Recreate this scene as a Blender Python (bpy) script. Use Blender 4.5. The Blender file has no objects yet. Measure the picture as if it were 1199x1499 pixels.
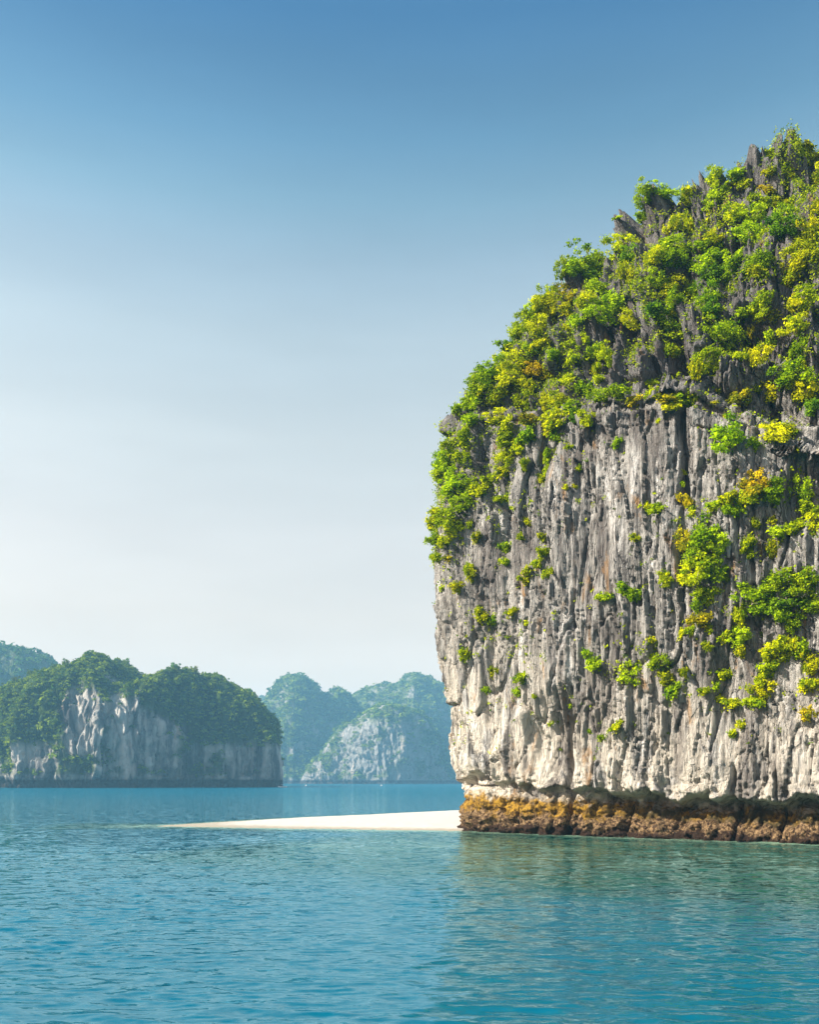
import bpy, math, random
import numpy as np
from mathutils import Vector, Matrix
from mathutils.bvhtree import BVHTree

random.seed(11)
RNG = np.random.default_rng(11)
S = bpy.context.scene
COL = S.collection
R = math.radians

# ------------------------------------------------------------------ camera
F_PX, CX, HOR, CAM_H = 1400.0, 599.5, 1143.0, 5.0      # photograph 1199 x 1499
cam_d = bpy.data.cameras.new('camera')
cam = bpy.data.objects.new('camera', cam_d)
COL.objects.link(cam)
cam.location = (0, 0, CAM_H)
cam.rotation_euler = (R(90), 0, 0)
cam_d.sensor_fit = 'HORIZONTAL'
cam_d.sensor_width = 36.0
cam_d.lens = 36.0 * F_PX / 1199.0
cam_d.shift_y = (HOR - 749.5) / 1199.0
cam_d.clip_start = 0.5
cam_d.clip_end = 60000
S.camera = cam

# ------------------------------------------------------------------ light
SUN_EL, SUN_AZ = 36.0, -105.0          # azimuth from +Y towards +X (negative: from the left, a little behind)
w = bpy.data.worlds.new('World')
S.world = w
w.use_nodes = True
nt = w.node_tree
bg = nt.nodes['Background']
sky = nt.nodes.new('ShaderNodeTexSky')
sky.sky_type = 'NISHITA'
sky.sun_disc = False
sky.sun_elevation = R(SUN_EL)
sky.sun_rotation = R(SUN_AZ)
sky.altitude = 0
sky.air_density = 1.0
sky.dust_density = 1.0
sky.ozone_density = 1.0
# a hazy maritime sky: paler over the lower half, deeper blue high up
gen = nt.nodes.new('ShaderNodeTexCoord')
sz = nt.nodes.new('ShaderNodeSeparateXYZ')
nt.links.new(gen.outputs['Generated'], sz.inputs[0])
rmp = nt.nodes.new('ShaderNodeValToRGB')
SKY_STOPS = []
for el, c in ((0.0, (1.3, 1.05, 1.2)), (2.6, (1.10, 0.80, 0.80)), (5.8, (1.27, 0.81, 0.61)), (9.6, (1.56, 0.97, 0.655)), (14.2, (1.88, 1.21, 0.80)), (19.5, (2.0, 1.38, 0.90)), (24.7, (1.80, 1.38, 0.94)),
              (28.1, (1.44, 1.25, 0.92)), (31.1, (1.0, 1.09, 0.87)), (33.8, (0.67, 0.90, 0.82)), (38.7, (0.335, 0.63, 0.735)), (60, (0.3, 0.58, 0.72))):
    SKY_STOPS.append((math.sin(R(el)), c))
els = rmp.color_ramp.elements
els[0].position, els[1].position = SKY_STOPS[0][0], SKY_STOPS[-1][0]
for p_, c in SKY_STOPS[1:-1]:
    els.new(p_)
for e_, (p_, c) in zip(els, SKY_STOPS):
    e_.position = p_
    e_.color = (c[0] / 4, c[1] / 4, c[2] / 4, 1)
nt.links.new(sz.outputs[2], rmp.inputs[0])
dbl = nt.nodes.new('ShaderNodeVectorMath'); dbl.operation = 'SCALE'; dbl.inputs[3].default_value = 4.0
nt.links.new(rmp.outputs[0], dbl.inputs[0])
mul = nt.nodes.new('ShaderNodeVectorMath'); mul.operation = 'MULTIPLY'
nt.links.new(sky.outputs[0], mul.inputs[0]); nt.links.new(dbl.outputs[0], mul.inputs[1])
# faint thin cloud streaks in the haze
cmap = nt.nodes.new('ShaderNodeVectorMath'); cmap.operation = 'MULTIPLY'; cmap.inputs[1].default_value = (1.0, 1.0, 5.0)
nt.links.new(gen.outputs['Generated'], cmap.inputs[0])
cno = nt.nodes.new('ShaderNodeTexNoise'); cno.inputs['Scale'].default_value = 2.6; cno.inputs['Detail'].default_value = 6
nt.links.new(cmap.outputs[0], cno.inputs['Vector'])
cmr = nt.nodes.new('ShaderNodeMapRange'); cmr.inputs[1].default_value = 0.35; cmr.inputs[2].default_value = 0.7; cmr.inputs[3].default_value = 0.955; cmr.inputs[4].default_value = 1.06
nt.links.new(cno.outputs[0], cmr.inputs[0])
mul2 = nt.nodes.new('ShaderNodeVectorMath'); mul2.operation = 'SCALE'
nt.links.new(mul.outputs[0], mul2.inputs[0]); nt.links.new(cmr.outputs[0], mul2.inputs[3])
nt.links.new(mul2.outputs[0], bg.inputs[0])
bg.inputs[1].default_value = 0.086

sun_d = bpy.data.lights.new('sun', 'SUN')
sun_d.energy = 5.0
sun_d.angle = R(0.5)
sun_d.color = (1.0, 0.915, 0.78)
sun = bpy.data.objects.new('sun', sun_d)
COL.objects.link(sun)
SUNV = Vector((math.sin(R(SUN_AZ)) * math.cos(R(SUN_EL)), math.cos(R(SUN_AZ)) * math.cos(R(SUN_EL)), math.sin(R(SUN_EL))))
sun.rotation_euler = SUNV.to_track_quat('Z', 'Y').to_euler()
sun.location = (-60, 0, 120)

S.view_settings.view_transform = 'Standard'
S.view_settings.look = 'None'
S.view_settings.exposure = 1.35
S.view_settings.gamma = 1.0
S.view_settings.use_curve_mapping = False
S.render.engine = 'CYCLES'
S.cycles.use_denoising = True
S.cycles.max_bounces = 6
S.cycles.diffuse_bounces = 3
S.cycles.glossy_bounces = 3
S.cycles.transmission_bounces = 3
S.cycles.volume_bounces = 1
S.cycles.caustics_reflective = False
S.cycles.caustics_refractive = False

# ------------------------------------------------------------------ numpy noise
_perm = np.random.default_rng(5).permutation(512).astype(np.int64)
_perm = np.concatenate([_perm, _perm, _perm])
_g = np.random.default_rng(6).normal(size=(512, 3))
_g /= np.linalg.norm(_g, axis=1, keepdims=True)


def _h(i, j, k):
    return _perm[(_perm[(_perm[i & 511] + j) & 511] + k) & 511]


def perlin(x, y, z):
    x = np.asarray(x, float); y = np.asarray(y, float) + 0 * x; z = np.asarray(z, float) + 0 * x
    xi = np.floor(x).astype(np.int64); yi = np.floor(y).astype(np.int64); zi = np.floor(z).astype(np.int64)
    xf = x - xi; yf = y - yi; zf = z - zi
    u = xf * xf * xf * (xf * (xf * 6 - 15) + 10)
    v = yf * yf * yf * (yf * (yf * 6 - 15) + 10)
    ww = zf * zf * zf * (zf * (zf * 6 - 15) + 10)
    out = 0
    for a in (0, 1):
        for b in (0, 1):
            for c in (0, 1):
                g = _g[_h(xi + a, yi + b, zi + c)]
                d = g[..., 0] * (xf - a) + g[..., 1] * (yf - b) + g[..., 2] * (zf - c)
                out = out + d * (u if a else 1 - u) * (v if b else 1 - v) * (ww if c else 1 - ww)
    return out * 1.5


def fbm(x, y, z, octv=4, gain=0.5, lac=2.03):
    s = 0; a = 1.0
    for o in range(octv):
        s = s + a * perlin(x + 17.3 * o, y + 9.1 * o, z + 5.7 * o)
        x = x * lac; y = y * lac; z = z * lac; a *= gain
    return s


def cells(x, y, seed=0, tilt=False):
    """cellular noise: id hash 0..1 of nearest cell, distance to the border"""
    xi = np.floor(x).astype(np.int64); yi = np.floor(y).astype(np.int64)
    d1 = np.full(x.shape, 9.0); d2 = np.full(x.shape, 9.0); idv = np.zeros(x.shape); dx = np.zeros(x.shape); dy = np.zeros(x.shape); id2 = np.zeros(x.shape)
    for a in (-1, 0, 1):
        for b in (-1, 0, 1):
            h = _h(xi + a, yi + b, np.int64(seed))
            h2 = _h(xi + a + 31, yi + b + 57, np.int64(seed + 3))
            px = xi + a + 0.1 + 0.8 * h / 511.0; py = yi + b + 0.1 + 0.8 * h2 / 511.0
            d = np.hypot(px - x, py - y)
            near = d < d1
            d2 = np.where(near, d1, np.minimum(d2, d))
            idv = np.where(near, ((h * 7 + h2 * 13) % 512) / 511.0, idv)
            dx = np.where(near, x - px, dx); dy = np.where(near, y - py, dy); id2 = np.where(near, ((h * 5 + h2 * 29) % 512) / 511.0, id2)
            d1 = np.where(near, d, d1)
    if tilt:
        return idv, d2 - d1, dx, dy, id2
    return idv, d2 - d1


def sstep(a, b, x):
    t = np.clip((x - a) / (b - a), 0, 1)
    return t * t * (3 - 2 * t)


def interp(x, tab):
    t = np.array(tab, float)
    return np.interp(x, t[:, 0], t[:, 1])


# ------------------------------------------------------------------ helpers
def mesh_np(name, verts, faces, mat=None, smooth=True, attrs=None):
    """verts (n,3), faces (m,k) all of one size"""
    me = bpy.data.meshes.new(name)
    n, m, k = len(verts), len(faces), faces.shape[1]
    me.vertices.add(n)
    me.vertices.foreach_set('co', np.ascontiguousarray(verts, np.float32).ravel())
    me.loops.add(m * k)
    me.loops.foreach_set('vertex_index', np.ascontiguousarray(faces, np.int32).ravel())
    me.polygons.add(m)
    me.polygons.foreach_set('loop_start', np.arange(0, m * k, k, dtype=np.int32))
    me.polygons.foreach_set('loop_total', np.full(m, k, np.int32))
    me.polygons.foreach_set('use_smooth', np.full(m, bool(smooth)))
    for an, av in (attrs or {}).items():
        at = me.attributes.new(an, 'FLOAT', 'POINT')
        at.data.foreach_set('value', np.ascontiguousarray(av, np.float32).ravel())
    me.update(calc_edges=True)
    if mat:
        me.materials.append(mat)
    return me


def obj(name, me, parent=None):
    o = bpy.data.objects.new(name, me)
    COL.objects.link(o)
    if parent:
        o.parent = parent
    return o


def grid_faces(nr, nc, wrap=False):
    r = np.arange(nr - 1)[:, None]
    c = np.arange(nc if wrap else nc - 1)[None, :]
    c2 = (c + 1) % nc
    a = r * nc + c; b = r * nc + c2; d = (r + 1) * nc + c2; e = (r + 1) * nc + c
    return np.stack([a, b, d, e], -1).reshape(-1, 4)


def grid_normals(P, wrap):
    if wrap:
        du = np.roll(P, -1, 1) - np.roll(P, 1, 1)
    else:
        du = np.gradient(P, axis=1)
    dv = np.gradient(P, axis=0)
    n = np.cross(du, dv)
    return n / (np.linalg.norm(n, axis=-1, keepdims=True) + 1e-9)


class NT:
    """tiny node builder"""
    def __init__(self, name):
        self.m = bpy.data.materials.new(name)
        self.m.use_nodes = True
        self.t = self.m.node_tree
        self.t.nodes.clear()
        self.out = self.n('ShaderNodeOutputMaterial')

    def n(self, typ, **kw):
        nd = self.t.nodes.new(typ)
        for k, v in kw.items():
            setattr(nd, k, v)
        return nd

    def set(self, sock, v):
        if hasattr(v, 'is_linked') or isinstance(v, bpy.types.NodeSocket):
            self.t.links.new(v, sock)
        elif v is not None:
            if isinstance(v, tuple) and len(v) == 3 and sock.type == 'RGBA':
                v = v + (1,)
            sock.default_value = v

    def noise(self, vec, scale, detail=4, rough=0.55, dist=0.0):
        nd = self.n('ShaderNodeTexNoise')
        self.set(nd.inputs['Vector'], vec)
        nd.inputs['Scale'].default_value = scale
        nd.inputs['Detail'].default_value = detail
        nd.inputs['Roughness'].default_value = rough
        nd.inputs['Distortion'].default_value = dist
        return nd.outputs[0]

    def ramp(self, fac, a, b, ca=0.0, cb=1.0):
        nd = self.n('ShaderNodeMapRange', interpolation_type='SMOOTHSTEP')
        self.set(nd.inputs[0], fac)
        nd.inputs[1].default_value = a; nd.inputs[2].default_value = b
        nd.inputs[3].default_value = ca; nd.inputs[4].default_value = cb
        return nd.outputs[0]

    def math(self, op, a, b=None):
        nd = self.n('ShaderNodeMath', operation=op)
        self.set(nd.inputs[0], a)
        if b is not None:
            self.set(nd.inputs[1], b)
        return nd.outputs[0]

    def mix(self, fac, a, b, mode='MIX'):
        nd = self.n('ShaderNodeMix', data_type='RGBA', blend_type=mode)
        self.set(nd.inputs[0], fac); self.set(nd.inputs[6], a); self.set(nd.inputs[7], b)
        return nd.outputs[2]

    def scale(self, vec, s):
        nd = self.n('ShaderNodeVectorMath', operation='MULTIPLY')
        self.set(nd.inputs[0], vec); nd.inputs[1].default_value = s
        return nd.outputs[0]

    def coords(self, kind='Object'):
        return self.n('ShaderNodeTexCoord').outputs[kind]

    def sep(self, vec):
        nd = self.n('ShaderNodeSeparateXYZ'); self.set(nd.inputs[0], vec)
        return nd.outputs

    def attr(self, name):
        return self.n('ShaderNodeAttribute', attribute_name=name).outputs['Fac']

    def bump(self, h, strength, dist, normal=None):
        nd = self.n('ShaderNodeBump')
        self.set(nd.inputs['Height'], h)
        nd.inputs['Strength'].default_value = strength
        nd.inputs['Distance'].default_value = dist
        if normal is not None:
            self.set(nd.inputs['Normal'], normal)
        return nd.outputs[0]

    def principled(self, color, rough=0.9, spec=0.3, normal=None):
        p = self.n('ShaderNodeBsdfPrincipled')
        self.set(p.inputs['Base Color'], color)
        self.set(p.inputs['Roughness'], rough)
        p.inputs['Specular IOR Level'].default_value = spec
        if normal is not None:
            self.set(p.inputs['Normal'], normal)
        self.t.links.new(p.outputs[0], self.out.inputs[0])
        return p


# ------------------------------------------------------------------ materials
def mat_cliff():
    b = NT('limestone')
    co = b.coords()
    x, y, z = b.sep(co)
    streak = b.noise(b.scale(co, (1.0, 1.0, 0.11)), 1.7, 9, 0.72, 0.5)
    fine = b.noise(b.scale(co, (1.0, 1.0, 0.13)), 5.5, 7, 0.7, 0.3)
    blot = b.noise(b.scale(co, (1, 1, 0.6)), 0.23, 5, 0.6)
    col = b.mix(b.ramp(streak, 0.36, 0.60), (0.10, 0.095, 0.094), (0.46, 0.435, 0.405))
    col = b.mix(b.math('MULTIPLY', b.ramp(fine, 0.50, 0.70), 0.65), col, (0.05, 0.046, 0.05))
    vor = b.n('ShaderNodeTexVoronoi', feature='DISTANCE_TO_EDGE')
    wv = b.n('ShaderNodeVectorMath', operation='ADD')
    wn = b.n('ShaderNodeTexNoise'); b.set(wn.inputs['Vector'], co); wn.inputs['Scale'].default_value = 0.8; wn.inputs['Detail'].default_value = 5
    b.set(wv.inputs[0], co); b.set(wv.inputs[1], b.scale(wn.outputs['Color'], (0.9, 0.9, 1.6)))
    b.set(vor.inputs['Vector'], b.scale(wv.outputs[0], (1.0, 0.6, 0.13))); vor.inputs['Scale'].default_value = 0.85
    crack = b.math('MULTIPLY', b.ramp(vor.outputs['Distance'], 0.004, 0.03, 1.0, 0.0), b.ramp(b.noise(co, 0.35, 3), 0.42, 0.55))
    col = b.mix(b.math('MULTIPLY', crack, 0.8), col, (0.035, 0.033, 0.035))
    vs = b.noise(b.scale(co, (1, 1, 0.07)), 9.0, 6, 0.7, 0.2)
    col = b.mix(b.ramp(vs, 0.54, 0.68, 0.0, 0.7), col, (0.06, 0.056, 0.058))
    # darker weathered rock high up
    up = b.ramp(b.math('ADD', z, b.math('MULTIPLY', blot, 10.0)), 38, 50)
    col = b.mix(b.math('MULTIPLY', up, 0.72), col, (0.10, 0.094, 0.10))
    # washed white limestone low down and on the left end
    low = b.ramp(b.math('ADD', z, b.math('MULTIPLY', x, 0.35)), 5, 27, 1.0, 0.0)
    lowb = b.ramp(z, 6, 17, 0.9, 0.0)
    lowb = b.math('MULTIPLY', lowb, b.ramp(x, 4, 26, 1.0, 0.62))
    wm = b.math('MULTIPLY', b.ramp(b.noise(b.scale(co, (1, 1, 0.28)), 0.5, 8, 0.7, 0.6), 0.40, 0.53), b.math('MAXIMUM', low, lowb))
    col = b.mix(wm, col, (0.76, 0.68, 0.57))
    wp = b.math('MULTIPLY', b.ramp(b.noise(b.scale(co, (1, 1, 0.14)), 0.7, 8, 0.75, 1.0), 0.55, 0.63), b.ramp(z, 30, 40, 0.85, 0.15))
    col = b.mix(wp, col, (0.68, 0.655, 0.63))
    pat = b.math('MULTIPLY', b.ramp(b.noise(b.scale(co, (1, 1, 0.35)), 0.3, 7, 0.7, 0.8), 0.49, 0.60), 0.62)
    col = b.mix(pat, col, (0.105, 0.088, 0.082))
    # warm iron stain
    st = b.math('MULTIPLY', b.ramp(b.noise(b.scale(co, (1, 1, 0.4)), 0.6, 5, 0.6, 0.5), 0.60, 0.72), 0.75)
    col = b.mix(st, col, (0.34, 0.19, 0.075))
    # tidal band
    wob = b.math('ADD', b.math('MULTIPLY', z, b.ramp(x, -4, 34, 1.0, 1.38)), b.math('MULTIPLY', b.math('SUBTRACT', b.noise(co, 0.6, 6, 0.7), 0.5), 4.2))
    och = b.mix(b.ramp(b.noise(co, 2.2, 5, 0.65), 0.38, 0.62), (0.11, 0.062, 0.015), (0.46, 0.26, 0.03))
    och = b.mix(b.math('MULTIPLY', b.ramp(x, 10, 22, 0.0, 1.0), b.ramp(b.noise(co, 0.7, 4), 0.35, 0.55)), och, (0.075, 0.055, 0.02))  # right half painted dark olive for the shade under the overhang
    oys = b.mix(b.ramp(b.noise(co, 3.3, 6, 0.7), 0.4, 0.62), (0.05, 0.026, 0.015), (0.36, 0.235, 0.12))
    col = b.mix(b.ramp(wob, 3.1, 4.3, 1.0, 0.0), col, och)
    col = b.mix(b.ramp(wob, 1.7, 2.4, 1.0, 0.0), col, oys)
    col = b.mix(b.ramp(wob, 0.45, 1.1, 1.0, 0.0), col, (0.035, 0.018, 0.011))
    h1 = b.noise(b.scale(co, (1, 1, 0.14)), 4.2, 8, 0.68, 0.3)
    h2 = b.noise(co, 7.0, 6, 0.65)
    hh = b.math('SUBTRACT', b.math('ADD', h1, b.math('MULTIPLY', h2, 0.4)), b.math('MULTIPLY', crack, 0.45))
    b.principled(col, 0.92, 0.2, b.bump(hh, 1.0, 0.6))
    return b.m


def mat_leaf(name='leaf'):
    b = NT(name)
    oi = b.n('ShaderNodeObjectInfo')
    tone = b.attr('tone')
    col = b.mix(1.0, oi.outputs['Color'], b.mix(tone, (0.24, 0.38, 0.8), (1.35, 1.22, 0.8)), 'MULTIPLY')
    d = b.n('ShaderNodeBsdfDiffuse'); t = b.n('ShaderNodeBsdfTranslucent')
    b.set(d.inputs[0], col); b.set(t.inputs[0], col)
    ms = b.n('ShaderNodeMixShader'); ms.inputs[0].default_value = 0.38
    b.t.links.new(d.outputs[0], ms.inputs[1]); b.t.links.new(t.outputs[0], ms.inputs[2])
    b.t.links.new(ms.outputs[0], b.out.inputs[0])
    return b.m


def mat_bark():
    b = NT('bark')
    co = b.coords()
    b.principled(b.mix(b.noise(co, 6, 4), (0.16, 0.12, 0.09), (0.42, 0.36, 0.29)), 0.9, 0.2)
    return b.m


def mat_island(name, rock_lo, rock_hi, green, warm):
    b = NT(name)
    co = b.coords()
    z = b.sep(co)[2]
    veg = b.attr('veg')
    s1 = b.noise(b.scale(co, (1, 1, 0.16)), 0.085, 7, 0.65, 0.4)
    rock = b.mix(b.ramp(s1, 0.36, 0.62), rock_lo, rock_hi)
    rock = b.mix(b.ramp(b.noise(b.scale(co, (1, 1, 0.3)), 0.05, 5, 0.65, 0.6), 0.60, 0.70), rock, warm)
    rock = b.mix(b.ramp(b.noise(b.scale(co, (1, 1, 0.10)), 0.3, 5, 0.6), 0.55, 0.72, 0, 0.6), rock, (0.08, 0.08, 0.085))
    gr = b.mix(b.noise(co, 0.12, 5, 0.65), tuple(c * 0.55 for c in green), tuple(c * 1.3 for c in green))
    col = b.mix(veg, rock, gr)
    col = b.mix(b.ramp(z, 5.0, 7.5, 1.0, 0.0), col, (0.045, 0.035, 0.03))
    h = b.noise(b.scale(co, (1, 1, 0.35)), 0.35, 7, 0.68)
    b.principled(col, 0.95, 0.1, b.bump(h, 1.0, 5.0))
    return b.m


M_CLIFF = mat_cliff()
M_LEAF = mat_leaf()
M_BARK = mat_bark()

# ------------------------------------------------------------------ the big cliff
A0 = np.array([4.75, 95.0])                      # left foot of the face
TU = np.array([0.826, -0.565]); TW = np.array([0.565, 0.826])   # along the face, into the rock
TH0 = math.atan2(TU[1], TU[0])
CU, CW = 25.5, 38.5                              # centre in local (u, w)


def to_world(P):
    return np.stack([A0[0] + P[..., 0] * TU[0] + P[..., 1] * TW[0],
                     A0[1] + P[..., 0] * TU[1] + P[..., 1] * TW[1], P[..., 2]], -1)


def px_to_uz(x, y, off=0.0):
    """point of the plane w = off that shows at a pixel"""
    k = (x - CX) / F_PX
    n0 = A0 @ TW + off
    D = n0 / (k * TW[0] + TW[1])
    X = k * D
    u = (X - A0[0]) * TU[0] + (D - A0[1]) * TU[1]
    return u, CAM_H + (HOR - y) * D / F_PX, D


FACE = [(-3, 0), (0, 0), (20, -0.5), (30, -0.6), (36.9, -0.5), (37.15, 0.7), (38.0, 1.0), (38.3, 2.6), (44, 4.0), (48.0, 6.0), (50, 8.2), (57, 10.8), (59.5, 13.5),
        (66, 17.5), (70, 21.5), (73, 27), (75.5, 32.5), (77.5, 37.0), (80, 38.2)]
LEFT = [(-3, -1.8), (0, -1.6), (5, -2.2), (11, -3.0), (18.4, -4.0), (27, -4.1), (31, -4.2), (36, -3.4), (40, -2.2), (43, -0.6), (47, 2.2), (51, 5.2),
        (55.8, 8.0), (60, 12.0), (62.5, 16.0), (66, 20.5), (69, 27), (73, 34), (77, 40), (80, 44)]


def build_cliff():
    zs = np.concatenate([np.linspace(-3, 0, 12, endpoint=False), np.linspace(0, 80, 780)])
    nrow = len(zs)
    # angles: dense over the visible face
    th_vis = np.linspace(R(-188), R(-38), 980, endpoint=False)
    th_back = np.linspace(R(-38), R(172), 140, endpoint=False)
    th = np.concatenate([th_vis, th_back])
    Z, T = np.meshgrid(zs, th, indexing='ij')
    dirs = np.stack([np.cos(T), np.sin(T)], -1)

    def plane(ang, d):
        c = np.cos(T - R(ang))
        return np.where(c > 0.02, c / np.maximum(d, 0.4), 0.0)
    p = 13.0
    uapp = np.where((T < R(-20)) & (T > R(-160)), np.clip(CU + CW * np.cos(T) / np.maximum(-np.sin(T), 0.3), -3, 40), CU)
    SH = interp(uapp, [(-3, -2.5), (5, -2.3), (13, -1.7), (23, 0.0), (33, 4.3), (40, 5.5)]) * sstep(24, 32, Z) * sstep(58, 44, Z)
    face_d = CW - interp(Z + SH, FACE)
    left_d = 36.5 - interp(Z, LEFT)
    k = interp(Z, [(-3, 1), (36, 1), (60, 0.75), (72, 0.45), (78, 0.12), (80, 0.02)])
    acc = plane(-90, face_d) ** p + plane(-160, left_d) ** p + plane(-38, 46 * k) ** p + plane(25, 50 * k) ** p + plane(90, 40 * k) ** p + plane(145, 40 * k) ** p
    rad = acc ** (-1 / p)
    P = np.stack([CU + rad * dirs[..., 0], CW + rad * dirs[..., 1], Z], -1)
    P[..., 2] -= 4.3 * sstep(19, 31, P[..., 0]) * sstep(55, 76, P[..., 2])
    N = grid_normals(P, True)
    if (N[300, 500] @ np.array([0, -1, 0])) < 0:
        N = -N
    Wb_ = to_world(P); PD = Wb_[..., 1]
    PX = (Wb_[..., 0] / PD * F_PX + CX).ravel(); PY = (HOR - (Wb_[..., 2] - CAM_H) / PD * F_PX).ravel()
    BACK = ((N @ np.array([0, -1.0, 0])).ravel() < -0.0) | (P[..., 1].ravel() > 60)
    u, wq, z = P[..., 0], P[..., 1], P[..., 2]
    upper = sstep(37.6, 41, z + SH + 0.8 * perlin(u / 6, wq / 6, z / 6))
    left_up = sstep(8, -2, u) * sstep(34, 42, z)
    upper = np.maximum(upper, left_up)
    lo = 1 - upper
    # warp
    wu = u + 0.6 * perlin(u / 5, wq / 5, z / 12) + 0.10 * perlin(u / 1.3, wq / 1.3, z / 4)
    d = np.zeros_like(z)
    d += 1.3 * fbm(u / 9, wq / 9, z / 24, 3) * (0.8 + 0.5 * upper)
    rug = 0.2 + 1.05 * sstep(-0.35, 0.4, perlin(u / 5.5 + 8, wq / 5, z / 8) + 0.5 * perlin(u / 2 + 3, wq / 2, z / 3))
    # fractured tilted slabs at four scales, long and upright
    for su, sz, off, til, seed in ((3.6, 20, 0.55, 0.95, 1), (1.5, 12, 0.34, 0.75, 2), (0.72, 6.0, 0.22, 0.66, 8), (0.36, 2.8, 0.13, 0.42, 9)):
        ww_ = wu + 0.12 * su * perlin(u / su * 2.2, wq / su * 2.2, z / sz * 4)
        i1, e1, dx_, dy_, i2 = cells(ww_ / su + 0.25 * wq, z / sz + 3.1 * seed + 0.25 * perlin(u / su, wq / su, 0 * z + seed), seed, True)
        d += (((i1 - 0.5) * off + (i2 - 0.5) * til * dx_ * 1.6) * (1 + 0.7 * upper) + (i1 - 0.6) * til * 0.5 * dy_ - 0.22 * su ** 0.5 * sstep(0.045, 0.0, e1)) * (rug if su < 1 else 1)
    # flutes
    amp = 0.25 + 0.85 * sstep(-0.2, 0.4, perlin(u / 6, wq / 6, z / 9))
    fl = np.abs(perlin(wu / 1.0, wq / 1.0, z / 16)) * 0.40 + np.abs(perlin(wu / 0.55 + 9, wq / 0.55, z / 9)) * 0.45 + np.abs(perlin(wu / 0.3, wq / 0.3, z / 5)) * 0.40 + np.abs(perlin(wu / 0.18, wq / 0.18, z / 2.4)) * 0.18
    d += (fl - 0.35) * amp
    d += 0.09 * rug * fbm(u / 0.45, wq / 0.45, z / 0.6, 3)
    # upper pinnacles and ribs
    rg = 1 - np.abs(fbm(u / 4.6, wq / 4.6, z / 9.5, 2))
    d += upper * (2.6 * (rg - 0.75) + 0.5 * fbm(u / 2.4, wq / 2.4, z / 4.2, 2))
    cid3, cb3 = cells(u / 3.1 + 0.33 * wq, z / 5.0 + 0.6 * wq / 5, 5)
    d += upper * ((cid3 - 0.5) * 1.9 - 0.8 * sstep(0.10, 0.0, cb3))
    # bedding ledge and cracks
    bl = 36.9 - SH + 0.18 * perlin(u / 3, 0 * u, 0 * u)
    wl = sstep(2.5, 7, u)
    d -= 0.9 * np.exp(-((z - bl) / 0.16) ** 2) * wl - 0.5 * np.exp(-((z - bl - 0.7) / 0.45) ** 2) * wl + 0.35 * np.exp(-((z - bl + 1.6) / 0.08) ** 2) * wl * sstep(-0.1, 0.2, perlin(u / 4, 1 + 0 * u, 0 * u))
    for (px, y0, y1, wd, dep) in ((1005, 600, 735, 0.26, 1.7), (830, 1035, 1240, 0.30, 1.6), (1074, 1128, 1180, 0.2, 1.2), (800, 690, 800, 0.22, 0.7),
                                  (990, 880, 960, 0.3, 0.8), (908, 1120, 1240, 0.25, 0.6), (1150, 700, 800, 0.3, 0.7), (700, 920, 1060, 0.3, 0.5)):
        uu, z0, _ = px_to_uz(px, y1); _, z1, _ = px_to_uz(px, y0)
        m = sstep(z0 - 0.8, z0 + 0.8, z) * sstep(z1 + 0.8, z1 - 0.8, z)
        d -= dep * np.exp(-((u - uu - 0.35 * perlin(0 * u, 3 + 0 * u, z / 3)) / wd) ** 2) * m * sstep(20, 8, wq)
    for (xa, xb, ya, yb, dep) in ((772, 833, 1015, 1150, 1.7), (962, 1008, 600, 745, 1.2), (1135, 1199, 650, 770, 1.4), (690, 714, 925, 1095, 0.7), (1078, 1128, 765, 905, 0.9), (1150, 1199, 920, 1030, 0.7),
                                 (878, 912, 880, 1005, 0.6), (848, 872, 690, 860, 0.5), (700, 742, 690, 800, 0.6), (1030, 1062, 960, 1090, 0.6), (930, 965, 960, 1110, 0.6), (905, 995, 470, 590, 1.6)):
        ua, za, _ = px_to_uz(xa, yb); ub, zb, _ = px_to_uz(xb, ya)
        t = (u + 0.3 * perlin(0 * u, 7 + 0 * u, z / 2.5) - ua) / (ub - ua)
        m = sstep(za - 1.5, za + 1.0, z) * sstep(zb + 1.5, zb - 1.0, z) * (wq < 25)
        d -= dep * np.where((t > 0) & (t < 1.0), t, np.where(t >= 1.0, sstep(1.22, 1.0, t) ** 2, 0)) * m
    for (px, y0, dx, dy, dep, off) in ((930, 545, 45, 45, -2.6, 4), (1120, 470, 34, 22, -1.8, 6), (1185, 560, 18, 30, -1.5, 4), (1190, 700, 38, 60, -1.3, 0),
                                       (800, 1090, 45, 40, -1.1, 0), (740, 1000, 30, 50, -0.4, 0), (810, 530, 30, 60, 1.0, 3), (1080, 1010, 60, 60, -0.6, 0),
                                       (695, 660, 22, 42, 1.0, 0), (968, 312, 15, 18, 3.0, 19), (912, 345, 14, 20, 3.0, 15), (930, 380, 12, 12, 2.0, 15), (1166, 232, 16, 14, 1.4, 26), (1045, 262, 16, 11, 1.6, 24),
                                       (1092, 258, 20, 11, 1.7, 25), (1022, 285, 12, 16, 1.8, 20), (1190, 290, 18, 14, 2.0, 20), (825, 385, 8, 14, 2.0, 10), (665, 622, 10, 14, 1.4, 0), (820, 485, 12, 30, 1.6, 3), (1000, 590, 30, 20, 0.8, 1), (1075, 560, 25, 26, 1.2, 3)):
        q = np.argmin((PX - px) ** 2 + (PY - y0) ** 2 + 1e6 * BACK)
        p0 = P.reshape(-1, 3)[q]; D = PD.ravel()[q]
        sx, sz = dx * D / F_PX, dy * D / F_PX
        tn = np.cross(N.reshape(-1, 3)[q], [0, 0, 1.0]); tn /= np.linalg.norm(tn)
        hu = (P - p0) @ tn; hv = (P - p0) @ np.cross(tn, N.reshape(-1, 3)[q])
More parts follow.
